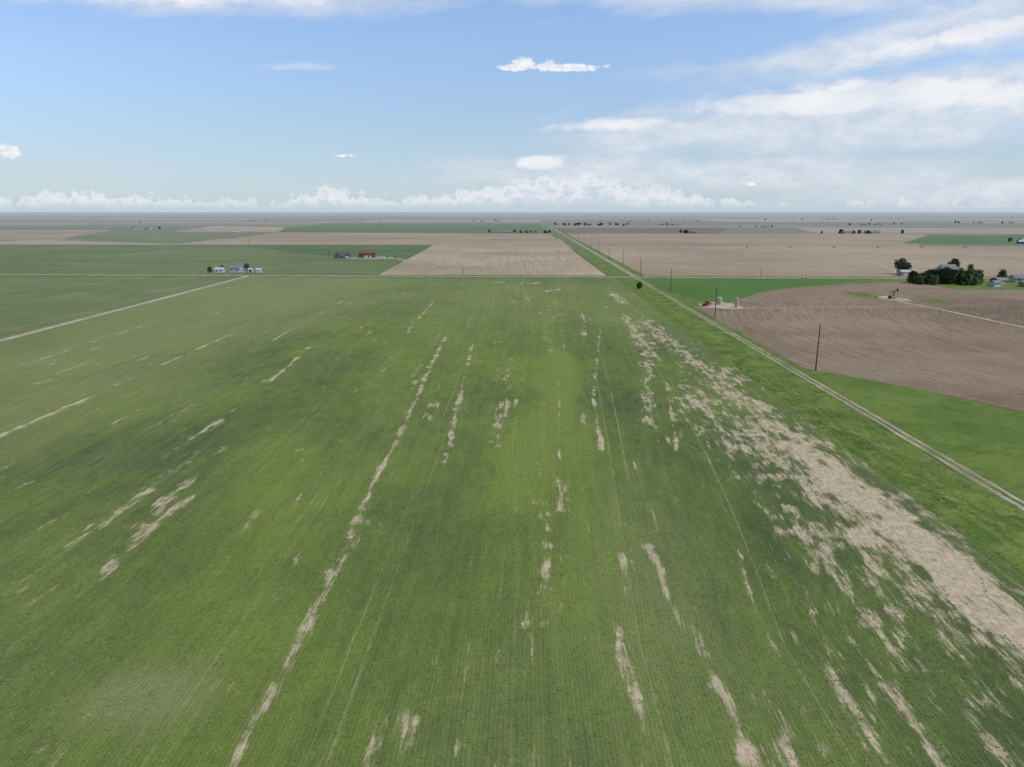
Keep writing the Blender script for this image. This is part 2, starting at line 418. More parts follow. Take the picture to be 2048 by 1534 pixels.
def yr(x): return 455 - .03 * x
sheet('field', [(-161, -60), (-164, 60), (-172, 300), (-177, yr(-177) - 5), (-1300, yr(-1300) - 5), (-1300, -60)], .03, M_left)
VX = [56, 56.8, 58, 59.5, 61, 62.5, 64, 65.5, 67, 68.2]; VZ = [.05, .08, .30, .42, .35, .18, .10, .1, .14, .06]
def verge():
    xs = VX; zs = VZ
    ys = np.concatenate([np.arange(-60, 200, 1.5), np.arange(200, 452, 4)])
    V = []; F = []
    for j, y in enumerate(ys):
        for i, x in enumerate(xs):
            z = zs[i] * (.75 + .5 * float(vn(x * .8, y * .12, 4))) if 0 < i < len(xs) - 1 else zs[i]
            V.append((x + (float(vn(y * .1, i, 7)) - .5) * .9, y, z))
    n = len(xs)
    for j in range(len(ys) - 1):
        for i in range(n - 1): a = j * n + i; F.append((a, a + 1, a + n + 1, a + n))
    mk('verge', V, F, M_verge, kind='structure', smooth=True)
verge()
sheet('pasture', [(68, -60), (68, 446), (74, 446), (300, 443), (320, -60)], .03, M_mown)
PB = [(73.5, 184), (84, 171.5), (93.8, 158), (102.4, 142), (118, 118), (150, 85), (200, 58), (270, 45), (340, 58), (420, 120), (464, 240), (430, 350), (360, 415), (270, 436), (215, 424), (186, 411), (150, 392), (124, 370), (104, 341), (92, 322), (84, 308), (73.5, 306)]
sheet('field', PB, .05, M_brown)
sheet('field', [(73.5, 442), (205, 440), (190, 421), (165, 403), (140, 388), (118, 365), (99, 332), (86, 325), (80, 333), (74, 372)], .045, M_bright)
for (x, y, sx, sy) in ((168, 356, 6.5, 13), (191, 333, 6, 9)):
    sheet('grass_patch', [(x + sx * math.cos(a) * random.uniform(.8, 1.1), y + sy * math.sin(a) * random.uniform(.8, 1.1)) for a in [i * math.pi / 10 for i in range(20)]], .07, M_verge)
sheet('well_pad', [(175 + 6 * math.cos(a) * random.uniform(.85, 1.1), 341 + 11 * math.sin(a) * random.uniform(.85, 1.1)) for a in [i * math.pi / 10 for i in range(20)]], .08, M_dirt)
sheet('gravel_pad', [(77, 317), (82, 325), (89, 326), (94, 319), (94, 304), (88, 301), (81, 305), (77, 311)], .075, M_dirt)
ribbon('dirt_path', [(72, 306), (92, 305.6), (130, 308), (173, 310)], 1.3, .09, M_dirt, .3)
ribbon('dirt_path', [(173, 336), (172, 322), (175, 309), (176, 285), (178, 253), (181, 220)], 1.8, .1, M_dirt, .3)
# two-track lane
ribbon('lane', [(69.9, -60), (69.9, 200), (69.6, 330), (69.6, 448)], 3.1, .07, M_verge, .3)
ribbon('wheel_track', [(69.15, -60), (69.15, 200), (68.95, 330), (68.95, 448)], .8, .09, M_track, .7, 2.2)
ribbon('wheel_track', [(70.65, -60), (70.65, 200), (70.35, 330), (70.35, 448)], .8, .09, M_track, .7, 2.2)
# left dirt lane
ribbon('dirt_lane', [(-160, -60), (-162, 60), (-166.5, 200), (-169, 260), (-175, 400), (-178, 458)], 3.2, .08, M_dirt, .2)
# cross road
ribbon('verge', [(-1500, yr(-1500)), (1500, yr(1500))], 22, .055, M_verge, .1, 20)
ribbon('gravel_road', [(-1500, yr(-1500)), (1500, yr(1500))], 6.0, .11, M_gravel, .06, 10)
# north side
yN = lambda x: yr(x) + 9
sheet('field', [(-98, yN(-98)), (-115, 905), (-900, 905), (-900, yN(-900))], .03, M_g1)
sheet('field', [(-115, 903), (-103, 650), (-150, 640), (-230, 720), (-345, 890)], .06, M_g2)
sheet('field', [(-96, yN(-96)), (53, yN(53)), (50, 900), (-113, 902)], .05, M_tan)
sheet('field', [(-440, 915), (49, 912), (47, 1395), (-492, 1450)], .05, M_tan2)
sheet('field', [(-698, 1053), (-937, 1645), (-1700, 1620), (-1000, 1040)], .08, M_tan2)
sheet('field', [(-744, 1520), (-911, 2125), (-637, 1920), (-504, 1470)], .08, M_tan)
sheet('field', [(-500, 1475), (48, 1412), (48, 2400), (-640, 2450), (-640, 1940)], .08, M_g2)
sheet('field', [(-450, 925), (-690, 1050), (-740, 1500), (-500, 1455)], .08, M_g3)
sheet('field', [(78, yN(78)), (1200, yN(1200)), (1200, 870), (78, 895)], .05, M_tan3)
sheet('field', [(78, 903), (480, 893), (745, 1360), (78, 1385)], .06, M_tan2)
sheet('field', [(490, 950), (1000, 930), (1700, 1290), (720, 1310)], .08, M_g2)
sheet('field', [(78, 1405), (370, 1395), (520, 1880), (78, 1880)], .08, M_dark)
sheet('field', [(560, 1400), (1500, 1380), (1500, 1900), (700, 1900)], .08, M_tan3)
ribbon('dirt_path', [(300, 671), (285, 600), (248, 473)], 4, .12, M_dirt, .2)
ribbon('verge', [(61.5, 462), (60, 1400), (62, 2600)], 15, .10, M_verge, .2, 12)
ribbon('verge', [(75, 462), (75, 2600)], 6, .10, M_verge, .2, 12)
ribbon('gravel_road', [(70, 448), (70, 2600)], 4.0, .16, M_track, .05, 12)
ribbon('farm_driveway', [(-97, 600), (-112, 632), (-140, 628)], 5, .12, M_gravel, .1)
sheet('farmyard', [(-155, 630), (-118, 632), (-112, 645), (-130, 658), (-158, 652)], .1, M_gravel)
sheet('farmyard', [(-215, 470), (-180, 468), (-180, 492), (-215, 496)], .1, M_g3)
sheet('farmyard', [(228, 382), (330, 380), (335, 430), (232, 432)], .085, M_verge)

# grass tufts on the bank and beside the lane
def grass():
    n = 42000
    y = R.uniform(40, 230, n)
    x = R.uniform(56.0, 74, n)
    rut = ((x > 68.6) & (x < 69.65)) | ((x > 70.15) & (x < 71.15))
    keep = (R.rand(n) < np.clip(1.25 - y / 240, .15, 1) * (.1 + 1.3 * fbm(x / 1.2, y / 6, 41, 3) ** 1.3)) & (~rut)
    x, y = x[keep], y[keep]
    z = np.interp(x, VX, VZ) - .04
    tint = np.clip(fbm(x / 1.5, y / 9, 43, 3) * 1.8 - .2 + R.normal(0, .22, len(x)), 0, 1)
    lt = np.clip(R.normal(.1, .2, len(x)), 0, 1)
    tufts('grass', x, y, z, .12 + .20 * R.rand(len(x)) * (x < 68), tint, lt, tuft_mat('bank_grass', (.070, .118, .024, 1), (.155, .220, .044, 1), (.22, .235, .10, 1)), 4, 'coarse green grass on the bank beside the lane')
grass()

# ------------------------------------------------------------------ simple materials
W_white = plain_mat('white_paint', (.50, .50, .49)); W_cream = plain_mat('cream_siding', (.42, .39, .34))
W_blue = plain_mat('slate_blue_siding', (.12, .135, .165)); W_red = plain_mat('barn_red_steel', (.15, .030, .036))
R_grey = plain_mat('grey_shingle', (.17, .175, .185)); R_dark = plain_mat('dark_shingle', (.085, .09, .10)); R_red = plain_mat('red_brown_roof', (.20, .10, .08))
R_pale = plain_mat('galvanised_roof', (.36, .38, .40), .1, 1, .6); W_tan = plain_mat('tan_siding', (.33, .26, .19))
GLASS = plain_mat('window_glass', (.03, .04, .05), .1, 1, .1); TRIM = plain_mat('white_trim', (.50, .50, .49))
WOOD = plain_mat('weathered_pole_wood', (.06, .045, .035), .3, 3); STEEL = plain_mat('dull_steel', (.30, .31, .32), .1, 2, .5, .4)
RUST = plain_mat('rust_brown_paint', (.085, .035, .025), .3, 2); TANK = plain_mat('tan_tank_paint', (.44, .36, .27), .1, .6, .6)
PORC = plain_mat('porcelain', (.25, .15, .1)); RUBBER = plain_mat('tyre_rubber', (.02, .02, .02)); CARRED = plain_mat('red_car_paint', (.28, .03, .03), .05, 1, .4)
CARWHITE = plain_mat('white_car_paint', (.6, .6, .6), .04, 1, .3)

# ------------------------------------------------------------------ buildings
def wing(par, x, y, w, d, h, rh, wm, rm, ridge='x', doors=(), wins=(), garage=(), ov=.4):
    """gabled block centred at local x,y ; front is -y"""
    b = MB()
    b.box(x - w / 2, x + w / 2, y - d / 2, y + d / 2, 0, h)
    if ridge == 'x':
        for sx in (-1, 1):
            X = x + sx * w / 2
            b.add([(X, y - d / 2, h), (X, y + d / 2, h), (X, y, h + rh)], [(0, 1, 2) if sx > 0 else (2, 1, 0)])
    else:
        for sy in (-1, 1):
            Y = y + sy * d / 2
            b.add([(x - w / 2, Y, h), (x + w / 2, Y, h), (x, Y, h + rh)], [(0, 1, 2) if sy < 0 else (2, 1, 0)])
    b.obj('wall', wm, parent=par)
    r = MB(); t = .18
    span = (d if ridge == 'x' else w) / 2; sl = rh / span
    prof = [(-span - ov, h - sl * ov + .02), (0, h + rh + .02), (span + ov, h - sl * ov + .02), (span + ov, h - sl * ov + .02 + t), (0, h + rh + t + .02), (-span - ov, h - sl * ov + t + .02)]
    L = (w if ridge == 'x' else d) / 2 + ov
    n = len(prof); vs = []
    for s in (-1, 1):
        for p, z in prof: vs.append((x + s * L, y + p, z) if ridge == 'x' else (x + p, y + s * L, z))
    fs = [(0, 1, 4, 5), (1, 2, 3, 4), (n + 5, n + 4, n + 1, n), (n + 4, n + 3, n + 2, n + 1)] + [(i, n + i, n + (i + 1) % n, (i + 1) % n) for i in range(n)]
    r.add(vs, fs); r.obj('roof', rm, parent=par)
    fy = y - d / 2
    for (dx, dw, dh) in doors:
        q = MB(); q.box(x + dx - dw / 2, x + dx + dw / 2, fy - .05, fy - .003, .02, dh); q.obj('door', TRIM, parent=par)
    for (dx, dw, dh) in garage:
        q = MB(); q.box(x + dx - dw / 2, x + dx + dw / 2, fy - .06, fy - .003, .02, dh)
        for k in range(1, 4): q.box(x + dx - dw / 2, x + dx + dw / 2, fy - .09, fy - .062, dh * k / 4 - .03, dh * k / 4 + .03)
        q.obj('door', TRIM, parent=par)
    for (dx, z0, ww, wh) in wins:
        X = x + dx
        q = MB(); q.box(X - ww / 2, X + ww / 2, fy - .045, fy - .003, z0, z0 + wh, 0)
        f = .12
        q.box(X - ww / 2 - f, X + ww / 2 + f, fy - .08, fy - .003, z0 - f, z0 - .002, 1); q.box(X - ww / 2 - f, X + ww / 2 + f, fy - .08, fy - .003, z0 + wh + .002, z0 + wh + f, 1)
        q.box(X - ww / 2 - f, X - ww / 2 - .002, fy - .08, fy - .003, z0, z0 + wh, 1); q.box(X + ww / 2 + .002, X + ww / 2 + f, fy - .08, fy - .003, z0, z0 + wh, 1)
        q.obj('window', [GLASS, TRIM], parent=par)

def building(name, label, cat, x, y, rot, w, d, h, rh, wm, rm, z=.1, sc=1.0, **k):
    e = empty(name, (x, y, z), rot, label=label, category=cat); wing(e, 0, 0, w, d, h, rh, wm, rm, **k); e.scale = (sc, sc, sc); return e

# slate blue farmhouse and red barn
h = building('farmhouse', 'slate blue farmhouse with white trim and several gables', 'house', -162, 640, rad(4), 15, 8, 3.4, 2.6, W_blue, R_dark, sc=.86,
             doors=[(1.2, 1.1, 2.2)], wins=[(-1.2, 1, 1.4, 1.4), (3.2, 1, 1.2, 1.4)])
wing(h, -4.9, -3.9, 4.8, 3.6, 3.4, 2.2, W_blue, R_dark, 'y', wins=[(0, 1, 2.2, 1.5)])
wing(h, 5.2, -3.8, 4.8, 3.4, 3.0, 2.0, W_blue, R_dark, 'y', garage=[(0, 3.8, 2.3)])
q = MB(); q.box(-1.5, -.7, 1, 1.8, 4.6, 7.0); q.obj('chimney', R_grey, parent=h)
q = MB()
for xx in (-2.3, 0, 2.6): q.tube((xx, -5.6, 0), (xx, -5.6, 2.4), .12)
q.box(-2.45, 2.75, -5.8, -4.05, 2.4, 2.6); q.obj('porch', TRIM, parent=h)
building('barn', 'red steel barn with white doors and windows', 'barn', -142, 646, rad(-3), 15, 9, 3.6, 1.6, W_red, W_red, sc=.88,
         garage=[(.6, 3.0, 2.8), (4.8, 2.8, 2.6)], wins=[(-5.5, 1.2, 1.1, 1.0), (-3, 1.2, 1.1, 1.0)], doors=[(-1.6, .9, 2.1)])
# white farmstead beside the cross road
building('house', 'small white house with white roof beside the gravel road', 'house', -208, 486, rad(5), 8, 7, 2.8, 1.8, W_white, R_pale, sc=.70, wins=[(-2, 1, 1, 1.1), (2, 1, 1, 1.1)], doors=[(0, .9, 2)])
h = building('house', 'white farmhouse with grey roof and side wing', 'house', -199, 492, rad(-4), 11, 8, 3.4, 2.4, W_white, R_grey, sc=.70, wins=[(-3.5, 1, 1.2, 1.3), (3.3, 1, 1.2, 1.3)], doors=[(0, 1, 2.1)])
wing(h, 3.5, -4.6, 4.2, 3.2, 2.8, 1.6, W_white, R_grey, 'y', wins=[(0, 1, 1.4, 1.2)])
building('shed', 'long low white shed with pale metal roof', 'shed', -190, 489, rad(3), 9, 5, 2.3, 1.1, W_white, R_pale, sc=.72, garage=[(-2, 2.6, 2)], wins=[(2.4, .9, .9, .8)])
building('shed', 'small white shed near a bare tree', 'shed', -181, 486, rad(10), 5, 4.5, 2.4, 1.3, W_white, R_pale, sc=.7, doors=[(.4, 1, 1.9)])
building('shed', 'small cream outbuilding behind a white house', 'shed', -203, 505, rad(0), 7, 5, 2.4, 1.4, W_cream, R_grey, sc=.8, doors=[(.8, 1, 1.9)])
# farmstead among the trees
h = building('farmhouse', 'white two storey farmhouse half hidden by trees', 'house', 269, 462, rad(6), 9, 7, 5.0, 2.4, W_white, R_grey, wins=[(-3, 2.9, 1.1, 1.1), (0, 2.9, 1.1, 1.1), (3, 2.9, 1.1, 1.1), (-3, .8, 1.1, 1.2), (3, .8, 1.1, 1.2)], doors=[(0, 1, 2.0)])
building('shed', 'low pale machine shed with metal roof', 'shed', 247, 468, rad(3), 10, 6, 2.4, 1.1, W_tan, R_pale, garage=[(-2.5, 2.6, 2.1), (2.5, 2.6, 2.1)])
building('shed', 'small white shed beside the tree belt', 'shed', 259, 398, rad(12), 4, 3.5, 2.2, 1.1, W_white, R_grey, doors=[(.2, 1, 1.9)])
building('shed', 'long open cattle shed with pale roof', 'shed', 281, 398, rad(2), 15, 6, 2.0, .8, W_tan, R_pale, garage=[(-4, 3, 1.8), (2, 3, 1.8)])
building('house', 'single storey house with grey roof and pale walls', 'house', 292, 425, rad(-3), 12, 7, 2.5, 1.6, W_cream, R_grey, wins=[(-4, 1, 1.3, 1.1), (3, 1, 1.3, 1.1)], doors=[(0, 1, 2)])
building('shed', 'brown roofed shed in the farmyard', 'shed', 270, 412, rad(8), 7, 5, 2.3, 1.3, W_tan, R_grey, garage=[(0, 2.4, 2.0)])

# ------------------------------------------------------------------ trees
def leaf_mat(name, a, b):
    m, t, bs = new_mat(name)
    pos = t.n('ShaderNodeNewGeometry').outputs['Position']
    f = t.ss(t.noise(pos, .7, 3, .7), .35, .65)
    col = t.mix(f, a, b)
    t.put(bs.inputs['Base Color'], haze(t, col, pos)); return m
L1 = leaf_mat('dark_leaves', (.042, .068, .028, 1), (.085, .120, .048, 1))
L2 = leaf_mat('olive_leaves', (.06, .08, .035, 1), (.105, .125, .06, 1))
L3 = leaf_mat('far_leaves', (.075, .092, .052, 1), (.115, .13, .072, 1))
BARK = plain_mat('bark', (.07, .055, .045), .3, 2)
def tree_meshes(hh, ww, n, leaf, seed, trunk_h=.3):
    rg = random.Random(seed)
    tb = MB(); top = Vector((rg.uniform(-.3, .3), rg.uniform(-.3, .3), hh * .72)); fork = Vector((0, 0, hh * trunk_h))
    tb.tube((0, 0, -.1), fork, .035 * hh, .024 * hh, 7); tb.tube(fork, top, .024 * hh, .006 * hh, 6)
    lobes = []
    for i in range(10):
        a = rg.uniform(0, 6.28); rr_ = rg.uniform(.25, .62) * ww * .5; z = rg.uniform(trunk_h + .08, .86) * hh
        taper = 1 - .5 * max(0, (z / hh - .5)) * 1.6
        c = Vector((math.cos(a) * rr_ * taper, math.sin(a) * rr_ * taper, z)); s = rg.uniform(.22, .38) * ww * .75
        lobes.append((c, s)); tb.tube(fork.lerp(top, rg.uniform(0, .8)), c, .012 * hh, .004 * hh, 5)
    lobes.append((Vector((0, 0, hh * .85)), ww * .2)); lobes.append((Vector((0, 0, hh * .5)), ww * .4))
    cb = MB()
    for i in range(n):
        c, s = rg.choice(lobes)
        d = Vector((rg.gauss(0, 1), rg.gauss(0, 1), rg.gauss(0, .85))).normalized() * s * rg.uniform(.45, 1.08)
        p = c + d; e = leaf * rg.uniform(.6, 1.4)
        if p.z < .3: p.z = .3 + rg.random() * .5
        u = Vector((rg.gauss(0, 1), rg.gauss(0, 1), rg.gauss(0, 1))).normalized(); v = u.orthogonal().normalized()
        cb.add([p - u * e - v * e * .4, p + u * e * .2 - v * e, p + u * e + v * e * .3, p - u * e * .3 + v * e], [(0, 1, 2, 3)])
    return tb, cb
VAR = []
for i, (hh, ww, n, lf, mt, th) in enumerate([(9, 9, 1100, .42, L1, .14), (8, 8.5, 1000, .42, L1, .1), (12, 6.5, 900, .42, L1, .16), (7, 4, 380, .32, L2, .3), (10, 8.5, 900, .45, L2, .25)]):
    tb, cb = tree_meshes(hh, ww, n, lf, 40 + i, th)
    mt_t = bpy.data.meshes.new('trunk'); mt_t.from_pydata(tb.v, [], tb.f); mt_t.materials.append(BARK)
    mt_c = bpy.data.meshes.new('crown'); mt_c.from_pydata(cb.v, [], cb.f); mt_c.materials.append(mt)
    fb = MB(); fb.add(tb.v, tb.f, 0); fb.add(cb.v, cb.f, 1)
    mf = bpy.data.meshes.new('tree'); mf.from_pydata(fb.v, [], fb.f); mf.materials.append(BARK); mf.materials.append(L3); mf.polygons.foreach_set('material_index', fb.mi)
    VAR.append((hh, mt_t, mt_c, mf))
def tree(x, y, hh, var, label, group=None, name='tree'):
    H, a, b, _ = VAR[var]; s = hh / H
    e = empty(name, (x, y, float(hgt(x, y))), random.uniform(0, 6), label=label, category='tree'); e.scale = (s * random.uniform(.9, 1.15), s, s)
    if group: e['group'] = group
    for nm, me in (('trunk', a), ('crown', b)):
        o = bpy.data.objects.new(nm, me); COL.objects.link(o); o.parent = e
    return e
def far_tree(x, y, hh, var, group='trees scattered across the far plain'):
    H, _, _, mf = VAR[var]; s = hh / H
    o = bpy.data.objects.new('tree', mf); COL.objects.link(o); o.location = (x, y, float(hgt(x, y)) - .05); o.rotation_euler = (0, 0, random.uniform(0, 6)); o.scale = (s * random.uniform(.9, 1.5), s * random.uniform(.9, 1.4), s)
    o['label'] = 'distant leafy tree standing on the open plain'; o['category'] = 'tree'; o['group'] = group
G = 'trees sheltering the farmstead'
rt_ = random.Random(77)
for k in range(25):
    x = 223.5 + k * 1.3 + rt_.uniform(-1, 1); y = rt_.uniform(404, 419)
    tree(x, y, rt_.uniform(5.2, 8.8) * (.8 if k < 3 else 1), rt_.choice((0, 1)), 'dense dark green broadleaf tree in a shelter belt', G)
tree(252.5, 411, 12.0, 2, 'tallest dark green tree in the shelter belt')
tree(248, 478, 10.5, 4, 'open crowned tree beside the machine shed')
tree(251, 476, 8, 4, 'leafy tree behind the low machine shed')
tree(281, 476, 10.5, 4, 'tall leafy tree beside the white farmhouse')
tree(265, 455, 6.5, 0, 'dark green tree in front of the white farmhouse'); tree(272, 452, 6.0, 1, 'dark green tree near the farmhouse corner')
tree(262, 404, 4.0, 1, 'low dark green tree beside a white shed'); tree(275, 420, 5, 3, 'small olive tree in the farmyard')
tree(290, 440, 6, 0, 'dark green tree behind a single storey house')
tree(-214, 484, 4.2, 0, 'dark green bushy tree beside a white house')
tree(-211, 497, 4, 1, 'dark green tree behind a white house')
tree(-196, 503, 5, 4, 'leafy tree behind the white farmhouse')
tree(61, 381, 3.8, 1, 'rounded dark green bush tree on the grassy bank')
tree(-183, 476, 3, 3, 'small olive tree beside the gravel road')
for x, y in ((-150, 660), (-172, 648), (-120, 628), (-114, 634)): tree(x, y, 2.2, 3, 'small young tree in the farmhouse yard')
def bare_tree(x, y, hh):
    rg = random.Random(3); e = empty('bare_tree', (x, y, .1), 0, label='leafless grey branching tree at the end of the dirt lane', category='tree')
    tb = MB(); br = MB(); tb.tube((0, 0, -.1), (0, 0, hh * .35), .28, .2, 8)
    def grow(p, d, l, r, lev):
        q = p + d * l; br.tube(p, q, r, r * .6, 5)
        if lev == 0: return
        for _ in range(4 if lev > 1 else 5):
            nd = (d + Vector((rg.gauss(0, .55), rg.gauss(0, .55), rg.uniform(-.1, .5)))).normalized()
            grow(p.lerp(q, rg.uniform(.5, 1)), nd, l * rg.uniform(.55, .8), r * .6, lev - 1)
    for _ in range(5): grow(Vector((0, 0, hh * .33)), Vector((rg.gauss(0, .5), rg.gauss(0, .5), 1)).normalized(), hh * .3, .13, 3)
    tb.obj('trunk', BARK, parent=e); br.obj('branch', BARK, parent=e)
bare_tree(-182, 467, 6.5)

# far farmsteads
def far_building(x, y, w, d, h, rh, wm, rm, rot=0., label=None, name='shed'):
    return building(name, label or 'distant farm building with a gabled roof', 'building', x, y, rot, w, d, h, rh, wm, rm, z=float(hgt(x, y)) + .05)
def farm(x, y, nb, ntr, spread, mats=((W_cream, R_pale), (W_tan, R_grey), (W_tan, R_red))):
    for i in range(nb):
        wm, rm = random.choice(mats)
        far_building(x + random.uniform(-spread, spread), y + random.uniform(-20, 20), random.uniform(9, 18), random.uniform(7, 10), random.uniform(2.6, 3.8), random.uniform(1.3, 2.2), wm, rm, random.uniform(-.3, .3),
                     'distant farm building with %s roof' % ('pale metal' if rm is R_pale else 'grey' if rm is R_grey else 'red brown'))
    for i in range(ntr): far_tree(x + random.gauss(0, spread), y + random.uniform(-5, 35), random.uniform(4, 8), random.choice((0, 1, 1, 4)))
random.seed(23)
farm(-899, 1700, 3, 3, 24, ((W_tan, R_red), (W_white, R_red))); farm(-560, 1400, 2, 1, 12); farm(-1213, 3130, 2, 3, 40); farm(-195, 3150, 3, 4, 45)
farm(-44, 1425, 2, 4, 14); farm(640, 1390, 4, 12, 36, ((W_tan, R_grey), (W_cream, R_pale))); farm(655, 960, 3, 2, 18, ((W_blue, R_pale), (W_cream, R_pale)))
farm(320, 1405, 1, 5, 12, ((W_tan, R_grey),)); farm(1466, 3780, 4, 6, 120, ((W_white, R_pale),)); farm(1100, 2300, 2, 6, 60); farm(640, 1960, 1, 3, 40)
farm(1700, 2700, 2, 5, 90); farm(420, 2250, 2, 5, 50)
for i in range(24): far_tree(random.uniform(90, 330), random.uniform(2150, 2350), random.uniform(5, 9), random.choice((0, 1, 4)))
for i in range(10): far_tree(random.uniform(-8, 50), random.uniform(1405, 1440), random.uniform(3.5, 6), random.choice((0, 1, 4)))
for i in range(45):
    y = random.uniform(2400, 6500); far_tree(random.uniform(.03, .68) * y, y, random.uniform(3, 7), random.choice((0, 1, 4)))
for i in range(12):
    y = random.uniform(2600, 6500); far_tree(-random.uniform(.02, .7) * y, y, random.uniform(3, 7), random.choice((0, 1, 4)))

# ------------------------------------------------------------------ power poles
def pole_meshes():
    b = MB(); b.tube((0, 0, -.3), (0, 0, 12), .17, .11, 10)
    ins = MB()
    ins.tube((0, 0, 12), (0, 0, 12.12), .02, .02, 6); ins.tube((0, 0, 12.1), (0, 0, 12.3), .07, .045, 8)
    ins2 = MB(); ins2.tube((.1, 0, 10.9), (.38, 0, 10.95), .02, .02, 6); ins2.tube((.36, 0, 10.9), (.36, 0, 11.12), .06, .04, 8)
    out = []
    for nm, q, m in (('post', b, WOOD), ('insulator', ins, PORC), ('insulator', ins2, PORC)):
        me = bpy.data.meshes.new(nm); me.from_pydata(q.v, [], q.f); me.materials.append(m); out.append((nm, me))
    return out
PM = pole_meshes()
def pole(x, y, s=1.0, g='wooden power poles beside the lane'):
    e = empty('power_pole', (x, y, 0), 0, label='dark weathered wooden power pole with small insulators', category='power pole', group=g); e.scale = (1, 1, s)
    e.rotation_euler = (random.uniform(-.012, .012), random.uniform(-.012, .012), 0)
    for nm, me in PM:
        o = bpy.data.objects.new(nm, me); COL.objects.link(o); o.parent = e
for i, y in enumerate([90.5, 181.6, 278.4, 365.6, 458.4, 542] + [542 + 91 * k for k in range(1, 19)]):
    pole(75.6 if y < 200 else 74.6 if y < 400 else 73.8, y)
for x in (-40, 150): pole(x, yr(x) + 7.5, .5, 'short wooden poles along the gravel road')
for x, y in ((-175, 640), (-185, 760), (-330, 860)): pole(x, y, .75, 'service poles near the farmhouse')

# ------------------------------------------------------------------ oil equipment
def tank(x, y, r, hh, label):
    e = empty('storage_tank', (x, y, .08), 0, label=label, category='tank')
    n = 28; V = []; F = []
    for z, rr_ in ((0, r), (hh, r), (hh + r * .22, .12)):
        for i in range(n): a = 2 * math.pi * i / n; V.append((rr_ * math.cos(a), rr_ * math.sin(a), z))
    for k in range(2):
        for i in range(n): F.append((k * n + i, k * n + (i + 1) % n, (k + 1) * n + (i + 1) % n, (k + 1) * n + i))
    F.append(tuple(range(2 * n, 3 * n)))
    mk('shell', V, F, TANK, parent=e)
    b = MB()
    for k in range(1, 4): 
        for i in range(n):
            a = 2 * math.pi * i / n; c = 2 * math.pi * (i + 1) / n; z = hh * k / 4
            b.tube((r * 1.005 * math.cos(a), r * 1.005 * math.sin(a), z), (r * 1.005 * math.cos(c), r * 1.005 * math.sin(c), z), .02, .02, 4)
    b.obj('hoop', STEEL, parent=e)
    l = MB()
    for s in (-.22, .22): l.tube((s, -r - .18, 0), (s, -r - .18, hh + .8), .025, .025, 5)
    for k in range(int(hh / .3)): l.tube((-.22, -r - .18, .3 * k + .2), (.22, -r - .18, .3 * k + .2), .015, .015, 4)
    l.obj('ladder', STEEL, parent=e)
    p = MB(); p.tube((.3, 0, hh + r * .15), (.3, 0, hh + r * .22 + .35), .16, .16, 10); p.obj('hatch', STEEL, parent=e)
tank(86.6, 318, 1.3, 2.9, 'squat pale tan oil storage tank on gravel pad')
tank(91.0, 306.5, .8, 4.1, 'tall narrow tan oil tank with ladder')
def pumpjack(x, y, rot):
    e = empty('pump_jack', (x, y, .1), rot, label='dark rust brown oil pump jack on bare pad', category='pump jack')
    e.scale = (.85, .85, .85)
    b = MB(); b.box(-3.4, 1.2, -.7, -.45, 0, .3); b.box(-3.4, 1.2, .45, .7, 0, .3)
    for k in (-3.2, -1.6, 0, 1.0): b.box(k, k + .2, -.45, .45, .02, .28)
    b.obj('base', RUST, parent=e)
    b = MB()
    for sx, sy in ((-.9, -.6), (-.9, .6), (.9, -.6), (.9, .6)): b.tube((sx, sy, .3), (0, sy * .2, 3.7), .11, .09, 6)
    b.tube((-.45, -.36, 2), (.45, -.36, 2), .06); b.tube((-.45, .36, 2), (.45, .36, 2), .06); b.box(-.25, .25, -.25, .25, 3.65, 3.9)
    b.obj('samson_post', RUST, parent=e)
    b = MB(); a = rad(12)
    def rt(px, pz): return (px * math.cos(a) - pz * math.sin(a), 4.05 + px * math.sin(a) + pz * math.cos(a))
    b.prism([rt(-2.9, -.12), rt(2.4, -.2), rt(2.4, .2), rt(-2.9, .14)], -.14, .14); b.obj('walking_beam', RUST, parent=e)
    b = MB(); prof = [rt(2.3, -.5), rt(2.75, -1.15), rt(3.25, -.6), rt(3.42, .1), rt(3.3, .75), rt(2.9, 1.1), rt(2.4, .55)]
    b.prism(prof, -.2, .2); b.obj('horse_head', RUST, parent=e)
    b = MB()
    for s in (-.5, .5):
        b.tube((-2.6, s, 1.3), (-2.75, s * .6, 3.5), .05, .05, 6)
    b.obj('pitman_arm', RUST, parent=e)
    for s in (-.75, .6):
        b = MB(); b.prism([(-3.3, .5), (-2.2, .4), (-2.0, 1.0), (-2.5, 1.6), (-3.3, 1.5)], s, s + .16); b.obj('counterweight', RUST, parent=e)
    b = MB(); b.box(-3.0, -2.2, -.4, .4, .3, 1.4); b.tube((-1.6, -.3, .7), (-1.6, .4, .7), .28, .28, 10); b.obj('gearbox', RUST, parent=e)
    b = MB(); b.tube((3.3, 0, 0), (3.3, 0, 1.1), .14, .1, 8); b.tube((3.3, 0, 1.1), (3.3, 0, 4.4), .03, .03, 5); b.tube((3.0, 0, .7), (3.7, 0, .7), .08, .08, 6); b.obj('wellhead', RUST, parent=e)
pumpjack(175, 341, rad(25))

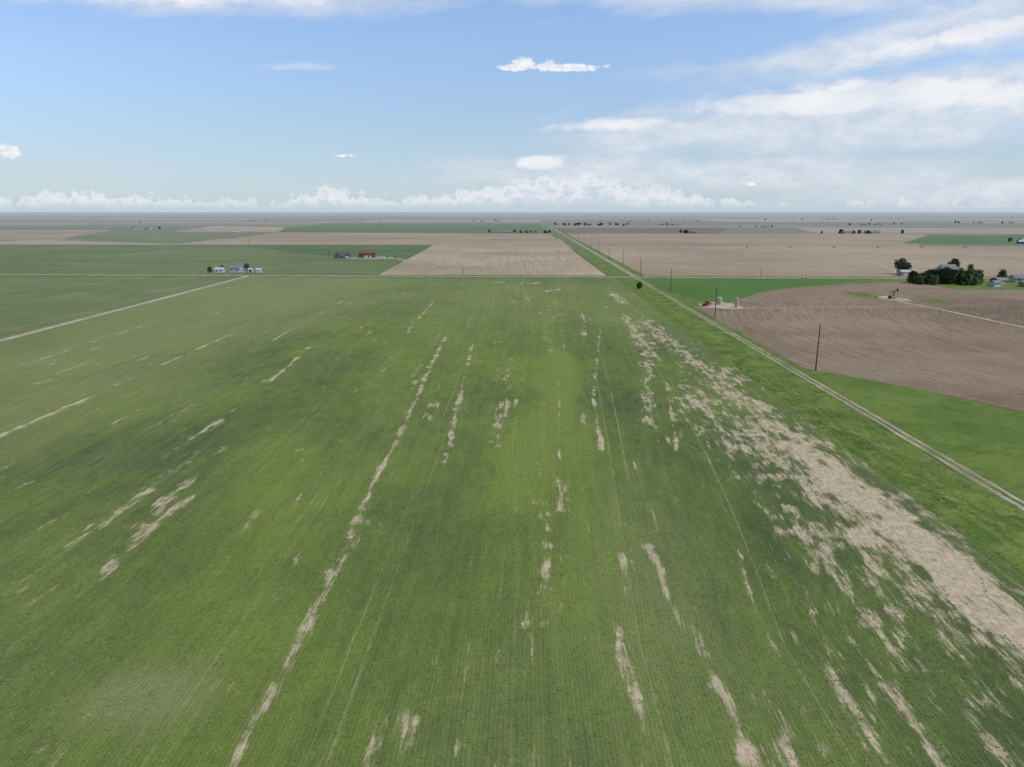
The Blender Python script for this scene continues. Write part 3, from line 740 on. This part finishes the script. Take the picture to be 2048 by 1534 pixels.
# ------------------------------------------------------------------ vehicles
def vehicle(name, label, cat, x, y, rot, paint, pickup):
    e = empty(name, (x, y, .14), rot, label=label, category=cat)
    b = MB()
    if pickup: prof = [(-2.6, .45), (2.6, .45), (2.65, .95), (1.3, 1.08), (.75, 1.12), (-.65, 1.12), (-2.65, 1.1)]; cab = [(.95, 1.1), (.45, 1.75), (-.5, 1.78), (-.7, 1.1)]
    else: prof = [(-2.2, .35), (2.2, .35), (2.25, .8), (1.1, .98), (-1.9, 1.02), (-2.25, .85)]; cab = [(1.15, .98), (.5, 1.48), (-1.0, 1.5), (-1.8, 1.0)]
    b.prism(prof, -.92, .92); b.obj('body', paint, parent=e)
    b = MB(); b.prism(cab, -.78, .78); b.obj('window', GLASS, parent=e)
    b = MB(); zt = cab[1][1]; b.box(cab[2][0] + .02, cab[1][0] - .02, -.74, .74, zt + .003, zt + .06); b.obj('roof', paint, parent=e)
    for wx in (-1.5, 1.5):
        for wy in (-.93, .73):
            b = MB(); b.tube((wx, wy, .36), (wx, wy + .2, .36), .36, .36, 16); b.obj('wheel', RUBBER, parent=e)
    for s in (-.7, .5):
        b = MB(); b.box(prof[2][0] - .08, prof[2][0] + .02, s, s + .22, .68, .84); b.obj('headlight', TRIM, parent=e)
vehicle('pickup_truck', 'red pickup truck parked beside oil tanks', 'truck', 80.0, 313, rad(50), CARRED, True)
vehicle('car', 'white car driving on the gravel road', 'car', 174, yr(174), rad(178), CARWHITE, False)
vehicle('pickup_truck', 'white pickup truck parked beside the red barn', 'truck', -128, 643, rad(20), CARWHITE, True)

# ------------------------------------------------------------------ pivot irrigator
def pivot():
    e = empty('irrigation_pivot', (257, 842, 0), 0, label='long centre pivot irrigator with wheeled towers on tilled soil', category='irrigation machine')
    p = MB()
    for k in range(5):
        for j in range(8):
            a = 50 * k + 50 * j / 8; c = 50 * k + 50 * (j + 1) / 8
            za = 3.6 + .8 * math.sin(math.pi * j / 8); zc = 3.6 + .8 * math.sin(math.pi * (j + 1) / 8)
            p.tube((a, 0, za), (c, 0, zc), .08, .08, 6); p.tube((a, 0, za - .9 if 0 < j else za), (c, 0, zc - .9 if j < 7 else zc), .03, .03, 4)
    p.obj('pipe', STEEL, parent=e)
    for k in range(6):
        t_ = MB(); x = 50 * k
        for s in (-1, 1): t_.tube((x, 2 * s, .7), (x, .1 * s, 3.6), .08, .08, 5)
        t_.box(x - .1, x + .1, -2, 2, .62, .78); t_.obj('tower', STEEL, parent=e)
        for s in (-2, 2): w = MB(); w.tube((x - .2, s, .7), (x + .2, s, .7), .7, .7, 14); w.obj('wheel', RUBBER, parent=e)
pivot()

# ------------------------------------------------------------------ world: sky and clouds
SAZ, SEL = rad(118), rad(57)
w = bpy.data.worlds.new('World'); scene.world = w; w.use_nodes = True
t = NT(w.node_tree); bg = w.node_tree.nodes['Background']
sky = t.n('ShaderNodeTexSky'); sky.sky_type = 'NISHITA'; sky.sun_disc = False; sky.sun_elevation = SEL; sky.sun_rotation = SAZ
sky.altitude = 1500; sky.air_density = 1.0; sky.dust_density = 1.2; sky.ozone_density = 1.6
STR = .15
g = t.n('ShaderNodeTexCoord').outputs['Generated']
x, y, z = t.sep(g)
ya = t.m('MAXIMUM', t.m('ABSOLUTE', y), .15)
u = t.m('DIVIDE', x, ya); v = t.m('DIVIDE', z, ya)
UV = {}
def uvs(sh):
    if sh not in UV: UV[sh] = t.comb(u, v if sh == 0 else t.m('MULTIPLY_ADD', u, -sh, v), 1.0)
    return UV[sh]
def blobs(L):
    """soft ellipses on the sky: (centre u, centre v, radius u, radius v, strength, tilt)"""
    r = None
    for b in L:
        cu, cv, ru, rv, s = b[:5]; sh = b[5] if len(b) > 5 else 0
        cv = cv - sh * cu
        p = t.vm('MULTIPLY_ADD', uvs(sh), (1 / ru, 1 / rv, 0.0), (-cu / ru, -cv / rv, math.sqrt(-math.log(min(s, .999)))))
        q = t.vm('DOT_PRODUCT', p, p)
        r = q if r is None else t.m('MINIMUM', r, q)
    return t.m('EXPONENT', t.m('MULTIPLY', r, -1.0))
def nz(su, sv, seed, detail=4, rough=.6, shear=0.0):
    return t.noise(t.vm('MULTIPLY', uvs(shear), (su, sv, seed)), 1.0, detail, rough)
n1 = nz(6, 24, 1.0, 5, .6, .12)
n2 = nz(20, 44, 5.0, 6, .66)
n3 = nz(80, 120, 8.0, 4, .62)
veil = blobs([(.40, .116, .38, .046, 1, .05), (.60, .146, .28, .046, 1), (.24, .104, .22, .028, .95, .05),
              (.54, .230, .30, .036, 1, .22), (.30, .278, .34, .034, 1), (-.38, .278, .34, .032, 1), (.70, .262, .25, .05, .95, .22),
              (.27, .050, .44, .028, .9), (.60, .03, .35, .03, .8), (.16, .175, .12, .016, .45, .05), (.04, .240, .09, .016, .45, .22), (-.28, .185, .12, .006, .42), (-.48, .208, .06, .005, .4)])
va = t.ss(t.m('ADD', veil, t.m('MULTIPLY', t.m('SUBTRACT', n1, .5), 1.2)), .24, .84)
body = blobs([(.38, .138, .18, .020, 1, .05), (.54, .150, .24, .022, 1), (.12, .113, .11, .011, .85, .05), (.58, .226, .20, .015, .85, .22), (.02, .064, .045, .012, 1), (.33, .283, .20, .013, .85), (-.38, .278, .24, .020, 1)])
ba = t.ss(t.m('ADD', body, t.m('MULTIPLY', t.m('SUBTRACT', n2, .5), 1.25)), .34, .80)
puff = blobs([(-.003, .189, .015, .0090, 1), (-.010, .184, .030, .0050, 1), (.030, .185, .018, .0070, 1), (.060, .183, .042, .0050, 1), (-.245, .074, .022, .0030, .6), (-.70, .08, .016, .011, 1), (.305, .037, .009, .0035, .5)])
pa = t.ss(t.m('ADD', puff, t.m('MULTIPLY', t.m('SUBTRACT', n3, .5), 1.25)), .32, .64)
# cumulus row above the horizon
hn = t.noise(t.vm('MULTIPLY', uvs(0), (13.0, 0.0, 3.3)), 1.0, 4, .65)
cn = nz(60, 80, 2.0, 5, .62)
hump = t.m('MULTIPLY', blobs([(.07, 0.0, .13, 10.0, 1), (-.25, 0.0, .07, 10.0, .35), (-.60, 0.0, .10, 10.0, .2)]), .030)
top = t.m('ADD', t.m('MULTIPLY_ADD', t.m('SUBTRACT', hn, .40), .070, .013), hump)
top = t.m('SUBTRACT', top, t.m('MULTIPLY', t.ss(u, .2, .35), .010))
dd = t.m('ADD', t.m('SUBTRACT', top, v), t.m('MULTIPLY', t.m('SUBTRACT', cn, .5), .050))
ca = t.m('MULTIPLY', t.m('MULTIPLY', t.ss(dd, 0.0, .008), t.ss(v, .002, .018)), .82)
cshade = t.ss(t.m('ADD', t.m('MULTIPLY', dd, 11.0), cn), 1.0, .5)
# compose
gain = t.m('MULTIPLY_ADD', t.ss(v, .03, .27), .58, .97)
skc = t.vm('MULTIPLY', sky.outputs[0], t.comb(t.m('MULTIPLY', gain, .74), t.m('MULTIPLY', gain, .745), t.m('MULTIPLY', gain, .77)))
hz = t.m('EXPONENT', t.m('MULTIPLY', t.m('MAXIMUM', v, 0.0), -12.0))
k = 1 / STR
col = t.mix(t.m('MULTIPLY', hz, .85), skc, (.50 * k, .625 * k, .745 * k, 1))
vc = t.mix(t.ss(n2, .35, .65), (.62 * k, .69 * k, .79 * k, 1), (.77 * k, .81 * k, .87 * k, 1))
col = t.mix(t.m('MULTIPLY', va, .80), col, vc)
bc = t.mix(t.ss(n1, .35, .60), (.76 * k, .80 * k, .87 * k, 1), (.90 * k, .91 * k, .94 * k, 1))
col = t.mix(t.m('MULTIPLY', ba, .85), col, bc)
col = t.mix(t.m('MULTIPLY', pa, .95), col, t.mix(t.ss(n3, .4, .6), (.76 * k, .79 * k, .87 * k, 1), (.93 * k, .94 * k, .96 * k, 1)))
cc = t.mix(cshade, (.58 * k, .67 * k, .77 * k, 1), (.85 * k, .87 * k, .90 * k, 1))
col = t.mix(ca, col, cc)
t.put(bg.inputs[0], col); bg.inputs[1].default_value = STR

# sun
sd = Vector((math.sin(SAZ) * math.cos(SEL), math.cos(SAZ) * math.cos(SEL), math.sin(SEL)))
sl = bpy.data.lights.new('sun', 'SUN'); sl.energy = 3.0; sl.angle = rad(.5); sl.color = (1, .95, .86)
so = bpy.data.objects.new('sun', sl); COL.objects.link(so); so.rotation_euler = sd.to_track_quat('Z', 'Y').to_euler(); so.location = (0, 0, 300)

# ------------------------------------------------------------------ camera
cam = bpy.data.cameras.new('camera'); co = bpy.data.objects.new('camera', cam); COL.objects.link(co)
cam.sensor_width = 36; cam.lens = 36 * 1422 / 2048; cam.clip_start = .5; cam.clip_end = 200000
co.location = (0, 0, 40)
co.rotation_euler = (rad(90 - 13.56), 0, rad(1.02))
scene.camera = co
scene.view_settings.view_transform = 'Standard'; scene.view_settings.look = 'None'; scene.view_settings.exposure = 0
